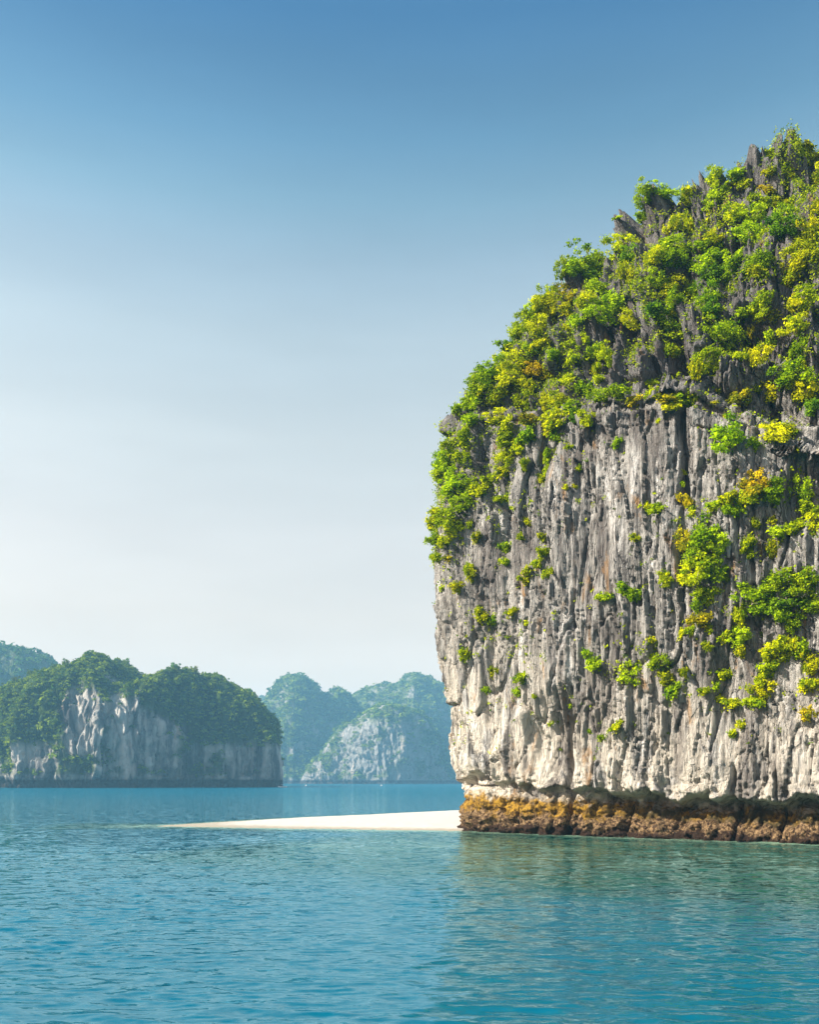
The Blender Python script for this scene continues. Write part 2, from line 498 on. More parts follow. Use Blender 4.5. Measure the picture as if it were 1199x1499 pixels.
        if abs(y0 - 280) < 80:                       # skyline pinnacles: blunt teeth
            d += dep * np.exp(-(hu / sx) ** 4 - (hv / sz) ** 4) * (0.75 + 0.5 * np.abs(perlin(u / 0.9, wq / 0.9, z / 3)))
        else:
            d += dep * np.exp(-(hu / sx) ** 4 - (hv / sz) ** 4) * (np.abs((P - p0) @ N.reshape(-1, 3)[q]) < 9)
    # tidal notch: rough foot, undercut, lip
    zz = z * interp(u, [(-6, 0.90), (3, 0.95), (12, 1.14), (34, 1.42)]) + 0.95 * fbm(u / 2.6, wq / 2.6, 0 * z, 4) + 0.25
    lump = fbm(u / 0.7, wq / 0.7, z / 0.6, 4)
    bk, bb = cells(u / 3.1 + 0.1 * wq, z / 9 + 0.5, 11)
    bk2, bb2 = cells(u / 1.1 + 0.1 * wq, z / 1.3, 12)
    deep = np.clip(sstep(11, 19, u) + 0.55 * perlin(u / 3.4 + 4, wq / 5, 0 * z), 0, 1)
    f_lit = interp(zz, [(-3, 0.9), (0.0, 0.35), (1.0, 0.3), (2.0, 0.0), (2.4, -0.3), (3.2, -0.4), (3.9, -0.5), (4.5, -1.0), (4.9, -0.9), (5.3, 0.0), (6.0, 0.25), (8, 0.2), (10, 0)])
    f_dark = interp(zz, [(-3, 0.9), (0.0, 0.25), (0.8, 0.1), (1.6, -0.5), (2.3, -1.5), (3.2, -2.4), (4.0, -2.9), (4.5, -2.2), (4.9, -0.2), (5.2, 0.45), (7.5, 0.15), (10, 0)])
    foot = f_lit * (1 - deep) + f_dark * deep
    low_m = sstep(6.5, 3.5, z)
    foot = foot + low_m * ((bk - 0.5) * 1.0 + (bk2 - 0.5) * 0.6 - 0.35 * sstep(0.05, 0.0, bb) - 0.2 * sstep(0.1, 0, bb2) + 0.5 * fbm(u / 1.6, wq / 1.6, z / 1.0, 3))
    for px, wd in ((830, 0.2), (1074, 0.14), (912, 0.12), (1140, 0.1)):
        uu, _, _ = px_to_uz(px, 1200)
        foot = foot - 1.0 * np.exp(-((u - uu - 0.25 * perlin(0 * u, px + 0 * u, z / 1.2)) / wd) ** 2) * sstep(6.5, 4.5, z)
    d = d * (0.35 + 0.65 * sstep(2.5, 6, z)) + foot + 0.34 * lump * sstep(3.0, 1.5, zz) + 0.12 * lump * sstep(9, 4, z) * sstep(2.5, 5, z)
    d *= sstep(80, 77, z) * 0.9 + 0.1
    P2 = P + N * d[..., None]
    V = P2.reshape(-1, 3)
    F = grid_faces(nrow, len(th), True)
    cap = len(V)
    V = np.vstack([V, [[CU, CW, 80.3]]])
    top = (nrow - 1) * len(th) + np.arange(len(th))
    tri = np.stack([top, np.roll(top, -1), np.full(len(th), cap), np.full(len(th), cap)], -1)
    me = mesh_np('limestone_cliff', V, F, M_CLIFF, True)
    o = obj('limestone_cliff', me)
    o.location = (A0[0], A0[1], 0)
    o.rotation_euler = (0, 0, TH0)
    o['kind'] = 'structure'
    Wd = to_world(P2)
    return o, Wd, F


cliff, CW_V, CF = build_cliff()
_sub = CW_V[::2, :980:2]
_bv = _sub.reshape(-1, 3)
BVH = BVHTree.FromPolygons(_bv.tolist(), grid_faces(_sub.shape[0], _sub.shape[1]).tolist())
CAMV = Vector((0, 0, CAM_H))


def ray(x, y):
    d = Vector(((x - CX) / F_PX, 1.0, (HOR - y) / F_PX)).normalized()
    loc, nrm, idx, dist = BVH.ray_cast(CAMV, d)
    if loc is None:
        return None
    if nrm.dot(d) > 0:
        nrm = -nrm
    return loc, nrm


# ------------------------------------------------------------------ foliage meshes
def leaf_cloud(centers, radii, per, leaf, rng, squash=0.8, upb=0.35):
    """leaf faces on the shells of lobes: verts, quads, tone"""
    Vs, Ts = [], []
    for c, r, n in zip(centers, radii, per):
        dirv = rng.normal(size=(n, 3)); dirv /= np.linalg.norm(dirv, axis=1, keepdims=True)
        rr = r * np.where(rng.random(n) < 0.14, rng.uniform(1.1, 1.9, n), rng.uniform(0.25, 1.2, n) ** 0.7)
        pos = c + dirv * rr[:, None] * np.array([1, 1, squash])
        nm = dirv * 0.55 + rng.normal(size=(n, 3)) * 0.6 + np.array([0, 0, upb])
        nm /= np.linalg.norm(nm, axis=1, keepdims=True)
        t = np.cross(nm, rng.normal(size=(n, 3))); t /= np.linalg.norm(t, axis=1, keepdims=True) + 1e-9
        b = np.cross(nm, t)
        s = leaf * rng.uniform(0.65, 1.35, n)[:, None]
        q = np.stack([pos - t * s, pos - b * s * 0.55 + nm * s * 0.15, pos + t * s, pos + b * s * 0.55 + nm * s * 0.15], 1)
        Vs.append(q.reshape(-1, 3))
        base = rng.uniform(0.1, 0.85)
        Ts.append(np.repeat(np.clip(base + rng.normal(0, 0.22, n), 0, 1), 4))
    V = np.vstack(Vs)
    return V, np.arange(len(V)).reshape(-1, 4), np.concatenate(Ts)


def tube(p0, p1, r0, r1, seg=5):
    p0 = np.array(p0, float); p1 = np.array(p1, float)
    d = p1 - p0; L = np.linalg.norm(d); d = d / (L + 1e-9)
    a = np.cross(d, [0.3, 0.5, 0.81]); a /= np.linalg.norm(a) + 1e-9
    b = np.cross(d, a)
    an = np.arange(seg) * 2 * math.pi / seg
    ring = np.cos(an)[:, None] * a + np.sin(an)[:, None] * b
    V = np.vstack([p0 + ring * r0, p1 + ring * r1])
    i = np.arange(seg); j = (i + 1) % seg
    return V, np.stack([i, j, j + seg, i + seg], -1)


def stem_mesh(centers, rng, r0, base=(0, 0, -0.3), split=0.35):
    Vs, Fs, n = [], [], 0
    fork = np.array([0, 0, split])
    segs = [(base, fork, r0, r0 * 0.75)]
    for c in centers:
        mid = fork * 0.45 + c * 0.55 + rng.normal(0, 0.05, 3)
        segs += [(fork, mid, r0 * 0.6, r0 * 0.4), (mid, c, r0 * 0.4, r0 * 0.15)]
    for s in segs:
        v, f = tube(*s)
        Vs.append(v); Fs.append(f + n); n += len(v)
    return np.vstack(Vs), np.vstack(Fs)


def make_variant(size, k):
    """unit-radius crown; root at the origin, crown centre about 0.75 up"""
    rng = np.random.default_rng(100 * size + k)
    nl, leaf, per = [(6, 0.24, 40), (13, 0.135, 70), (24, 0.088, 95), (38, 0.062, 120)][size]
    cs, rs = [], []
    bd = rng.normal(size=(4, 3)); bd /= np.linalg.norm(bd, axis=1, keepdims=True)
    for i in range(nl):
        v = rng.normal(size=3); v /= np.linalg.norm(v)
        r = rng.uniform(0.20, 0.42) * (1.25, 1.0, 0.85, 0.7)[size]
        v = v * (0.45 + 0.85 * max(0.0, float((bd @ v).max())) ** 2)
        c = v * np.array([1.15 - r, 1.15 - r, (1.1 - r) * 0.9]) * rng.uniform(0.55, 1.12) + np.array([0, 0, 0.72])
        c[2] = max(c[2], 0.12)
        cs.append(c); rs.append(r)
    V, F, T = leaf_cloud(cs, rs, [int(per * (r / 0.35) ** 1.6) + 8 for r in rs], leaf, rng)
    fm = mesh_np('foliage', V, F, M_LEAF, False, {'tone': T})
    SV, SF = stem_mesh([np.array(c) for c in cs[:9]], rng, (0.08, 0.06, 0.05, 0.042)[size])
    sm = mesh_np('stem', SV, SF, M_BARK, True)
    return fm, sm


VARS = {(s, k): make_variant(s, k) for s in range(4) for k in range(4)}

TINT = {'g': (0.36, 0.50, 0.006), 'y': (0.54, 0.60, 0.005), 'd': (0.14, 0.27, 0.010), 'o': (0.52, 0.45, 0.012)}
CNAME = {'g': 'bright green', 'y': 'yellow-green', 'd': 'dark green', 'o': 'ochre-tinged'}

SHRUBS = """
1172 202 17 11 y|1130 226 12 10 y|1187 235 15 13 y|1152 262 17 13 y|1132 252 12 10 y|1052 260 16 14 y|1068 236 7 6 o|1080 256 14 11 g|1090 270 14 10 y|1104 277 10 9 y
1126 281 14 10 o|1195 264 13 17 y|1006 265 11 16 y|1045 295 18 14 g|1061 281 12 10 g|1110 300 16 12 g|1136 300 14 11 y|1075 320 20 16 y|1100 325 21 17 g|1145 316 17 15 g
1161 300 13 11 y|1136 341 21 16 d|1090 346 22 15 g|1191 310 14 14 y|1196 346 12 21 y|1006 331 9 14 o|1035 322 8 13 y|1046 355 17 13 y|1020 365 14 10 g|1031 385 17 12 g
1056 381 15 12 g|1081 386 20 12 g|1116 386 18 14 g|1165 370 18 15 y|1173 391 19 13 y|1164 413 23 15 y|1010 396 15 10 g|1041 406 17 10 d|1111 402 15 9 y|822 386 10 15 g
905 366 19 14 y|881 331 6 5 y|903 320 8 4 g|965 264 24 12 g|951 285 19 17 g|935 299 13 10 g|943 316 11 10 y|997 268 11 14 y|985 336 10 15 y|975 366 21 16 g
955 381 13 13 y|986 386 18 15 g|915 381 17 13 d|925 406 10 17 o|956 416 15 13 g|986 421 13 10 o|820 406 18 12 o|836 396 13 9 g|865 407 13 9 d|870 431 26 16 g
854 446 16 13 y|897 446 18 13 g|990 441 15 13 g|811 441 10 16 y|834 441 8 11 o|800 427 14 13 y|1015 429 13 15 y|1029 446 24 19 g|1046 461 15 13 d|1080 460 12 8 g
1121 446 20 15 g|1110 466 9 9 o|1131 466 13 8 o|1176 440 17 15 g|1160 456 18 13 y|1166 481 20 15 y|1058 496 25 20 g|1070 476 13 8 g|1026 530 14 20 g|1019 548 9 16 y
1100 491 6 11 o|1135 501 11 13 g|1105 531 15 15 y|1080 523 9 6 o|1168 516 9 13 g|1180 532 8 8 y|1157 551 21 15 g|1181 556 21 19 g|1195 573 13 17 g|1165 581 18 16 y
1090 586 22 14 o|1124 581 21 16 y|1186 601 13 13 d|1011 582 13 10 o|1004 593 11 9 g|1048 592 6 4 o|1050 573 5 4 o|1060 610 4 5 y|1060 646 24 21 g|1132 641 24 13 y
1110 652 11 10 g|1155 630 12 9 y|801 452 14 16 y|835 457 9 13 y|872 460 20 13 g|908 452 16 13 g|922 471 19 11 y|955 456 13 13 d|966 471 16 11 g|991 464 12 15 y
986 486 16 11 g|835 481 6 9 y|846 471 12 9 g|855 497 7 6 y|806 521 11 9 g|822 526 7 11 y|847 522 19 17 g|876 515 11 11 g|895 526 11 16 y|868 541 9 12 y
877 556 9 7 y|977 518 10 12 y|834 557 10 8 y|853 573 13 11 g|878 583 18 10 g|903 577 15 10 g|928 588 12 9 o|953 581 10 8 y|975 586 15 9 o|986 596 13 7 y
996 580 10 8 g|965 615 4 3 o|955 560 7 5 g|867 610 4 5 y|905 650 8 8 g|815 591 17 11 y|836 601 13 11 g|814 617 16 14 o|840 612 9 9 d|805 627 13 12 y
855 617 9 11 y|815 641 16 9 g|830 655 6 6 y|690 590 17 15 g|674 601 9 11 g|701 571 19 15 g|720 551 19 16 g|735 581 23 16 y|761 591 18 14 y|691 616 13 10 g
725 616 18 11 y|746 627 15 9 y|770 616 13 9 o|771 641 13 11 g|746 642 14 11 g|666 631 10 8 g|681 643 11 13 y|665 656 13 11 g|655 676 16 13 g|681 677 15 13 g
649 701 16 14 g|675 701 19 14 g|692 712 14 12 g|661 722 16 14 g|637 736 11 11 g|681 736 15 12 g|702 717 13 11 y|717 706 14 11 y|736 691 15 9 y|746 671 16 14 y
761 656 13 9 y|766 682 7 14 o|656 756 19 14 g|641 762 11 12 y|666 776 12 11 y|641 791 13 11 g|656 791 11 9 y|646 816 9 9 o|661 816 11 7 o|638 815 7 6 g
690 767 5 6 y|697 788 7 12 y|735 731 13 4 g|800 667 6 11 g|797 690 8 14 g|790 702 8 8 y|775 765 7 7 y|766 786 7 9 y|790 786 7 7 y|740 806 10 11 g
743 822 9 9 y|798 809 9 12 y|685 833 9 9 y|786 828 10 9 y|772 427 13 13 g|796 427 13 11 g|771 447 13 13 g|760 471 13 12 g|791 452 16 12 y|811 459 11 13 y
786 487 16 14 y|757 491 13 11 g|748 509 15 9 d|796 502 12 9 y|780 512 11 9 g|729 522 15 12 g|756 532 21 16 y|745 552 18 12 y|775 547 14 11 o|706 561 12 9 g
805 549 11 9 o|771 567 13 9 o|801 591 13 12 y|848 686 6 5 y|827 716 6 6 y|842 712 5 4 o|948 742 10 9 y|967 743 14 8 g|1000 695 6 5 y|998 708 5 5 g
1008 736 8 14 o|1016 748 6 8 y|1046 741 13 9 y|1070 730 16 12 y|1091 733 13 11 y|1073 749 11 7 g|1120 716 20 17 o|1137 723 12 13 g|1165 702 5 6 g|1103 768 9 8 y
1133 761 8 5 y|1190 726 12 16 g|1185 751 13 11 g|1164 776 13 11 y|1190 772 14 11 y|1140 781 13 7 g|1090 801 8 14 y|1097 813 6 6 y|1133 809 9 16 y|1038 786 22 15 g
1010 797 12 14 o|1055 806 14 14 g|1026 826 20 15 y|1047 832 17 14 g|1009 847 15 12 y|1060 846 8 6 y|1025 872 11 11 g|1045 874 11 11 y|1023 890 7 10 g|973 850 11 13 y
928 786 10 7 y|891 873 13 9 g|911 863 15 11 g|929 873 11 9 g|1025 911 16 11 o|1014 923 9 8 y|1040 921 8 8 y|1035 946 8 9 o|996 928 7 13 y|1100 881 22 15 g
1186 891 17 15 g|1085 907 9 13 y|1064 933 12 9 y|1085 939 15 11 g|1088 956 8 9 y|1145 901 11 13 g|1165 916 9 11 g|1125 956 11 12 y|1146 946 11 11 y|1165 946 9 12 y
1155 963 11 9 y|1180 956 11 12 g|1190 981 13 15 y|1180 1005 13 11 o|1130 977 11 11 y|1120 997 13 11 y|1115 1016 14 12 y|1103 1029 12 8 y|1065 986 13 13 y|860 957 8 8 g
872 971 13 10 g|924 987 18 15 g|969 973 19 13 g|975 992 15 13 y|986 1012 17 12 g|1000 986 7 11 o|1030 1011 9 9 y|1046 1005 6 8 g|1053 1022 8 6 y|1072 1028 12 7 y
1182 1046 15 9 o|950 936 6 7 y|647 862 5 5 y|670 862 10 9 y|688 843 8 13 y|775 843 14 12 y|803 841 8 8 y|701 901 11 11 y|722 909 10 6 g|750 894 10 7 y
773 912 7 5 y|680 959 9 12 y|722 986 10 13 y|715 1010 5 8 g|765 991 12 9 g|760 1012 8 8 g|783 1020 4 5 g|903 1061 14 6 y|882 1080 8 8 g|863 1070 4 5 g
805 1060 5 4 g|1073 1074 6 8 y|1088 1060 7 9 y|835 1032 5 4 g
"""
TREES = [(850, 352, 25, 23, 'g'), (868, 376, 25, 20, 'y'), (783, 409, 14, 13, 'g'), (1130, 867, 25, 16, 'g'), (1160, 853, 22, 14, 'g'), (1182, 858, 19, 17, 'g'), (1150, 882, 24, 14, 'd'),
         (640, 664, 12, 10, 'g'), (630, 797, 8, 8, 'g')]


def parse():
    out = []
    for ln in SHRUBS.strip().splitlines():
        for it in ln.split('|'):
            a = it.split()
            if a[4] == 'o' and len(out) % 2:
                a[4] = 'y'
            out.append((float(a[0]), float(a[1]), float(a[2]), float(a[3]), a[4]))
    return out


ITEMS = [('shrub',) + s for s in parse()] + [('tree',) + t for t in TREES]


def zone(x, y):
    """where on the cliff, said with landmarks one can find"""
    if x < 700 and 640 <= y < 825:
        return 'on the bulging left edge'
    if x < 800 and y < 640:
        return 'on the steep left skyline slope'
    if y < 300:
        return 'near the summit skyline' if x > 1000 else 'beside the grey skyline pinnacle'
    if y < 420:
        if x < 900:
            return 'under the left pinnacles'
        return 'in the gully below the pinnacles' if x < 1040 else 'on the slope under the summit'
    if y < 500:
        return 'above the dark hollow' if 860 < x < 1000 else ('left of the dark hollow' if x <= 860 else 'on the upper right crags')
    if y < 565:
        return 'inside the dark hollow' if 900 < x < 1000 else ('on the ribs left of the hollow' if x <= 900 else 'on the jagged rocks above the ledge')
    if y < 612 and x > 840:
        return 'on the long horizontal ledge'
    if x < 860 and y < 670:
        return 'at the left end of the ledge'
    if x < 860 and y < 760:
        return 'under the left end of the ledge'
    if x < 860 and y < 870:
        return 'on the fluted left wall'
    if x < 860 and y < 1000:
        return 'above the white left foot'
    if y < 690:
        return 'just under the right ledge'
    if y < 790 and x > 980:
        return 'beside the dark vertical crack' if x < 1030 else 'on the upper right wall'
    if y < 900 and 980 < x < 1070:
        return 'in the green gully below the crack'
    if y < 960 and x > 1070:
        return 'in the overgrown right corner'
    if y < 960:
        return 'in the middle of the wall'
    if y < 1050:
        return 'in the row above the pale foot' if x < 1010 else 'on the lower right wall'
    return 'low above the undercut'


ORD = ['first', 'second', 'third', 'fourth', 'fifth', 'sixth', 'seventh', 'eighth', 'ninth', 'tenth', 'eleventh', 'twelfth', 'thirteenth', 'fourteenth', 'fifteenth']


def place_plants():
    rec = []
    for i, (kind, x, y, rx, ry, c) in enumerate(ITEMS):
        yy = y + ry * 0.55
        hit = ray(x, yy)
        step = 0
        while hit is None and step < 60:
            step += 1
            yy += 2.0
            xx = x + step * 0.7
            hit = ray(xx, yy)
        if hit is None:
            continue
        loc, nrm = hit
        D = loc.y
        grow = 1.1 if y < 335 else 1.3 if y < 660 or x < 720 else 1.5 if x > 1070 and y < 1040 else 1.45 if x > 985 and 760 < y < 900 else 1.2
        mx, mz = rx * D / F_PX * grow, ry * D / F_PX * grow * 1.04
        r = (mx + mz) / 2
        rec.append([kind, x, y, r, c, loc, nrm, mx, mz, step > 0])
    # labels
    groups = {}
    for q in rec:
        r = q[3]
        size = 'tiny' if r < 0.7 else 'small' if r < 1.1 else 'mid-sized' if r < 1.6 else 'large'
        groups.setdefault((q[0], size, q[4], zone(q[1], q[2])), []).append(q)
    labels = {}
    for (kind, size, c, zn), qs in groups.items():
        qs.sort(key=lambda q: q[1])
        for j, q in enumerate(qs):
            if len(qs) == 1:
                l = f'{size} {CNAME[c]} {kind} {zn}'
            elif j == 0:
                l = f'leftmost {size} {CNAME[c]} {kind} {zn}'
            elif j == len(qs) - 1:
                l = f'rightmost {size} {CNAME[c]} {kind} {zn}'
            else:
                l = f'{ORD[j]} {size} {CNAME[c]} {kind} from the left {zn}'
            labels[id(q)] = l
    rng = random.Random(3)
    for q in rec:
        kind, x, y, r, c, loc, nrm, mx, mz, sunk = q
        size = 0 if r < 0.55 else 1 if r < 1.1 else 2 if r < 1.75 else 3
        fm, sm = VARS[(size, rng.randrange(4))]
        e = bpy.data.objects.new(kind, None)
        e.empty_display_size = 0.3
        COL.objects.link(e)
        nh = Vector((nrm.x, nrm.y, max(nrm.z, 0.0)))
        ax = (nh * 0.75 + Vector((0, 0, 0.8))).normalized()
        if kind == 'tree':
            ax = (nh * 0.3 + Vector((0, 0, 1))).normalized()
        e.location = loc - nrm * 0.12 - Vector((0, 0, 0.45 * mz if sunk else 0.0))
        rot = Vector((0, 0, 1)).rotation_difference(ax).to_matrix() @ Matrix.Rotation(rng.uniform(0, 6.28), 3, 'Z')
        e.rotation_euler = rot.to_euler()
        e.scale = (mx, mx, mz)
        e['label'] = labels[id(q)]
        e['category'] = kind
        e['group'] = 'shrubs growing on the big cliff' if kind == 'shrub' else 'trees growing on the big cliff'
        t = TINT[c]
        j = rng.uniform(0.8, 1.2)
        hs = rng.uniform(-0.1, 0.1)
        fo = obj('foliage', fm, e)
        fo.color = (t[0] * j * (1 + hs), t[1] * j, t[2] * j, 1)
        so = obj('stem' if kind == 'shrub' else 'trunk', sm, e)
    return rec


PLANTS = place_plants()


# ------------------------------------------------------------------ low scrub between the shrubs: nobody could count it
def ground_cover():
    rng = np.random.default_rng(21)
    G = CW_V[:, :980]
    n = 150000
    i = rng.integers(1, G.shape[0] - 2, n); j = rng.integers(1, 978, n)
    P = G[i, j]
    du = G[i, j + 1] - G[i, j - 1]; dv = G[i + 1, j] - G[i - 1, j]
    nm = np.cross(du, dv); nm /= np.linalg.norm(nm, axis=1, keepdims=True) + 1e-9
    nm = np.where((nm @ np.array([-0.5, -0.8, 0.2]) < 0)[:, None], -nm, nm)
    nz = fbm(P[:, 0] / 5, P[:, 1] / 5, P[:, 2] / 5, 3)
    up = sstep(36, 44, P[:, 2])
    left = sstep(10, 3, P[:, 0]) * sstep(26, 34, P[:, 2])
    prob = np.maximum(up, left) * sstep(0.2, 0.65, nz + 0.7 * nm[:, 2] + 0.55 * sstep(20, 4, P[:, 0])) * 0.9 + 0.10 * sstep(0.15, 0.5, nz) * sstep(8, 14, P[:, 2]) + 0.25 * sstep(0.25, 0.7, nm[:, 2]) * sstep(6, 9, P[:, 2])
    prob *= 1 - 0.6 * sstep(58, 64, P[:, 2])
    prob = np.maximum(prob, 0.9 * sstep(34, 38, P[:, 0]) * np.maximum(up, 0.35) * sstep(-0.1, 0.3, nz))
    keep = rng.random(n) < prob
    P, nm = P[keep], nm[keep]
    m = len(P)
    per = 9
    r = rng.uniform(0.12, 0.50, m) * (1 + 0.9 * sstep(34, 38, P[:, 0]) * sstep(64, 58, P[:, 2])) * (0.6 + 0.4 * np.maximum(up, left)[keep])
    c = np.repeat(P + nm * 0.08, per, 0) + rng.normal(size=(m * per, 3)) * np.repeat(r, per)[:, None] * 0.7
    k = len(c)
    N = rng.normal(size=(k, 3)) * 0.6 + np.repeat(nm, per, 0) * 0.6 + np.array([0, 0, 0.3]); N /= np.linalg.norm(N, axis=1, keepdims=True)
    t = np.cross(N, rng.normal(size=(k, 3))); t /= np.linalg.norm(t, axis=1, keepdims=True); b = np.cross(N, t)
    s = rng.uniform(0.07, 0.16, k)[:, None]
    V = np.stack([c - t * s, c - b * s * 0.5, c + t * s, c + b * s * 0.5], 1).reshape(-1, 3)
    tone = np.repeat(np.clip(np.repeat(rng.uniform(0, 1, m), per) + rng.normal(0, .15, k), 0, 1), 4)
    me = mesh_np('ground_cover', V, np.arange(len(V)).reshape(-1, 4), M_LEAF, False, {'tone': tone})
    o = obj('ground_cover', me)
    o.color = (0.36, 0.46, 0.008, 1)
    o['kind'] = 'stuff'


ground_cover()


# ------------------------------------------------------------------ far islands
def island(name, ridge, depth, half, mat, veg_fn, tree_tint, ntree, tree_r, seed, rough=1.0, nexp=3.0, base_shift=None, notch=True):
    """ridge: pixel outline of the crest; depth: metres to the crest; half: (x px, half depth in metres) of the foot in front of the crest"""
    rng = np.random.default_rng(seed)
    rt = np.array(ridge, float)
    # even arc length along the outline
    seg = np.hypot(np.diff(rt[:, 0]), np.diff(rt[:, 1])); s = np.concatenate([[0], np.cumsum(seg)])
    nc = max(160, int(s[-1] * 1.1))
    ss = np.linspace(0, s[-1], nc)
    xp = np.interp(ss, s, rt[:, 0]); yp = np.interp(ss, s, rt[:, 1])
    ker = np.exp(-np.linspace(-2, 2, 9) ** 2); ker /= ker.sum()
    xp = np.convolve(np.pad(xp, 4, 'edge'), ker, 'valid'); yp = np.convolve(np.pad(yp, 4, 'edge'), ker, 'valid')
    Dr = np.full(nc, float(depth)) if base_shift is None else depth + interp(xp, base_shift)
    X = (xp - CX) / F_PX * Dr
    H = np.maximum(CAM_H + (HOR - yp) * Dr / F_PX, -2.0)
    Wf = interp(xp, half)
    Wb = np.minimum(Wf * 1.2, 260)
    nf, nb = 150, 30
    ph = np.concatenate([np.linspace(0.0, math.pi / 2, nf, endpoint=False), np.linspace(math.pi / 2, math.pi, nb)])
    cp, sp = np.cos(ph), np.sin(ph)
    ex = 2.0 / nexp
    yy = np.sign(cp) * np.abs(cp) ** ex
    zz = np.abs(sp) ** ex
    # even spacing up the front
    L = np.concatenate([[0], np.cumsum(np.hypot(np.diff(yy * 0.6), np.diff(zz)))])
    q = np.interp(np.linspace(0, L[-1], nf + nb), L, np.arange(nf + nb))
    yy = np.interp(q, np.arange(nf + nb), yy); zz = np.interp(q, np.arange(nf + nb), zz)
    Yd = np.where(yy[:, None] > 0, yy[:, None] * Wf[None], yy[:, None] * Wb[None])
    P = np.stack([np.repeat(X[None], nf + nb, 0), Dr[None] - Yd, np.maximum(H, 0.5)[None] * zz[:, None] - 1.0], -1)
    N = grid_normals(P, False)
    mid = N[nf // 3, nc // 2]
    if mid[1] > 0:
        N = -N
    x, y, z = P[..., 0], P[..., 1], P[..., 2]
    hh = np.clip(H, 1, None)[None] + 0 * z
    k = rough * np.clip(hh / 60, 0.15, 1.2)
    wx = x + 8 * perlin(x / 40, y / 40, z / 60)
    d = 14 * fbm(x / 55 + seed, y / 55, z / 120, 3)
    cid, cb = cells(wx / 17 + y / 40, z / 50 + seed, seed)
    d = d + (cid - 0.5) * 7 - 2.0 * sstep(.1, 0, cb)
    d = d + (np.abs(perlin(wx / 9, y / 9, z / 70)) - .3) * 5 + (np.abs(perlin(wx / 4, y / 4, z / 25)) - .3) * 3.4
    d = d + 2.6 * fbm(x / 7, y / 7, z / 10, 3)
    i5, e5 = cells(wx / 7 + y / 18, z / 22 + seed, seed + 2)
    d = d + (i5 - 0.5) * 3.5
    d = d * k * (0.35 + 0.65 * sstep(1.0, 0.55, zz)[:, None])
    if notch:
        d = d + interp(z, [(-2, -3.5), (3.5, -3.5), (6, -1.5), (8, 0)]) * np.clip(hh / 40, 0, 1)
    P = P + N * d[..., None]
    N2 = grid_normals(P, False)
    if N2[nf // 3, nc // 2, 1] > 0:
        N2 = -N2
    px = P[..., 0] / P[..., 1] * F_PX + CX
    py = HOR - (P[..., 2] - CAM_H) / P[..., 1] * F_PX
    nz = fbm(P[..., 0] / 30 + 3, P[..., 1] / 30, P[..., 2] / 30, 4)
    veg = np.clip(veg_fn(px, py, N2[..., 2], nz, P[..., 2]), 0, 1)
    me = mesh_np(name, P.reshape(-1, 3), grid_faces(nf + nb, nc), mat, True, {'veg': veg.ravel()})
    o = obj(name, me)
    o['kind'] = 'structure'
    # canopy of the wood: crowns of leaf clumps, one mass
    i = rng.integers(4, nf + nb - 2, ntree * 4); j = rng.integers(1, nc - 1, ntree * 4)
    # even by area
    area = np.linalg.norm(np.cross(P[i, j + 0] - P[i, j - 1], P[i, j] - P[i - 1, j]), axis=1)
    keep = (rng.random(len(i)) < veg[i, j] * np.clip(area / np.percentile(area, 85), 0, 1)) & (P[i, j, 2] > 9)
    i, j = i[keep][:ntree], j[keep][:ntree]
    C = P[i, j] + N2[i, j] * 0.5
    m = len(C)
    r = tree_r * rng.uniform(0.4, 1.0, m) * (1 + 0.9 * (rng.random(m) < 0.12))
    per = 26
    dv = rng.normal(size=(m * per, 3)); dv /= np.linalg.norm(dv, axis=1, keepdims=True)
    dv[:, 2] = np.abs(dv[:, 2]) * 1.0 - 0.15
    rr = np.repeat(r, per)[:, None] * rng.uniform(0.6, 1.05, (m * per, 1))
    c = np.repeat(C, per, 0) + dv * rr * np.array([1, 1, 0.9])
    n = dv * 0.7 + rng.normal(size=dv.shape) * 0.4 + np.array([0, 0, .35]); n /= np.linalg.norm(n, axis=1, keepdims=True)
    t = np.cross(n, rng.normal(size=n.shape)); t /= np.linalg.norm(t, axis=1, keepdims=True); b = np.cross(n, t)
    s = np.repeat(r, per)[:, None] * 0.30 * rng.uniform(0.7, 1.3, (m * per, 1))
    V = np.stack([c - t * s, c - b * s * .7, c + t * s, c + b * s * .7], 1).reshape(-1, 3)
    tone = np.repeat(np.clip(np.repeat(rng.beta(0.8, 0.8, m), per) + rng.normal(0, .18, m * per), 0, 1), 4)
    fm = mesh_np('forest', V, np.arange(len(V)).reshape(-1, 4), M_LEAF, False, {'tone': tone})
    fo = obj('forest', fm)
    fo.color = tree_tint + (1,)
    fo['kind'] = 'stuff'
    return P, N2


M_NEAR = mat_island('island_rock', (0.09, 0.085, 0.09), (0.56, 0.52, 0.47), (0.04, 0.07, 0.012), (0.50, 0.34, 0.22))
M_FAR = mat_island('far_rock', (0.2, 0.19, 0.18), (0.27, 0.26, 0.25), (0.07, 0.095, 0.025), (0.45, 0.37, 0.30))


def veg_near(px, py, nz_, n, z):
    top = 982 + 0.42 * np.abs(px - 155) + 26 * (px > 205)
    rock = sstep(70, 100, px) * sstep(285, 262, px) * sstep(top - 4, top + 14, py)
    rock = np.maximum(rock, sstep(1078, 1104, py) * sstep(-60, 20, px)) * (0.85 + 0.4 * (n < 0.2))
    v = 1.05 - rock * 1.1
    v = v + 0.6 * sstep(0.45, 0.75, nz_) * (py < 1120) + 0.75 * sstep(0.25, 0.5, n)
    v = np.where((px < 95) & (py < 1075), np.maximum(v, sstep(-0.3, 0.0, n)), v)
    return v * sstep(8, 12, z)


def veg_far(px, py, nz_, n, z):
    return (0.85 + 0.6 * n) * sstep(-0.75, -0.45, n + (nz_ - 0.3) * 0.6) * sstep(6, 12, z)


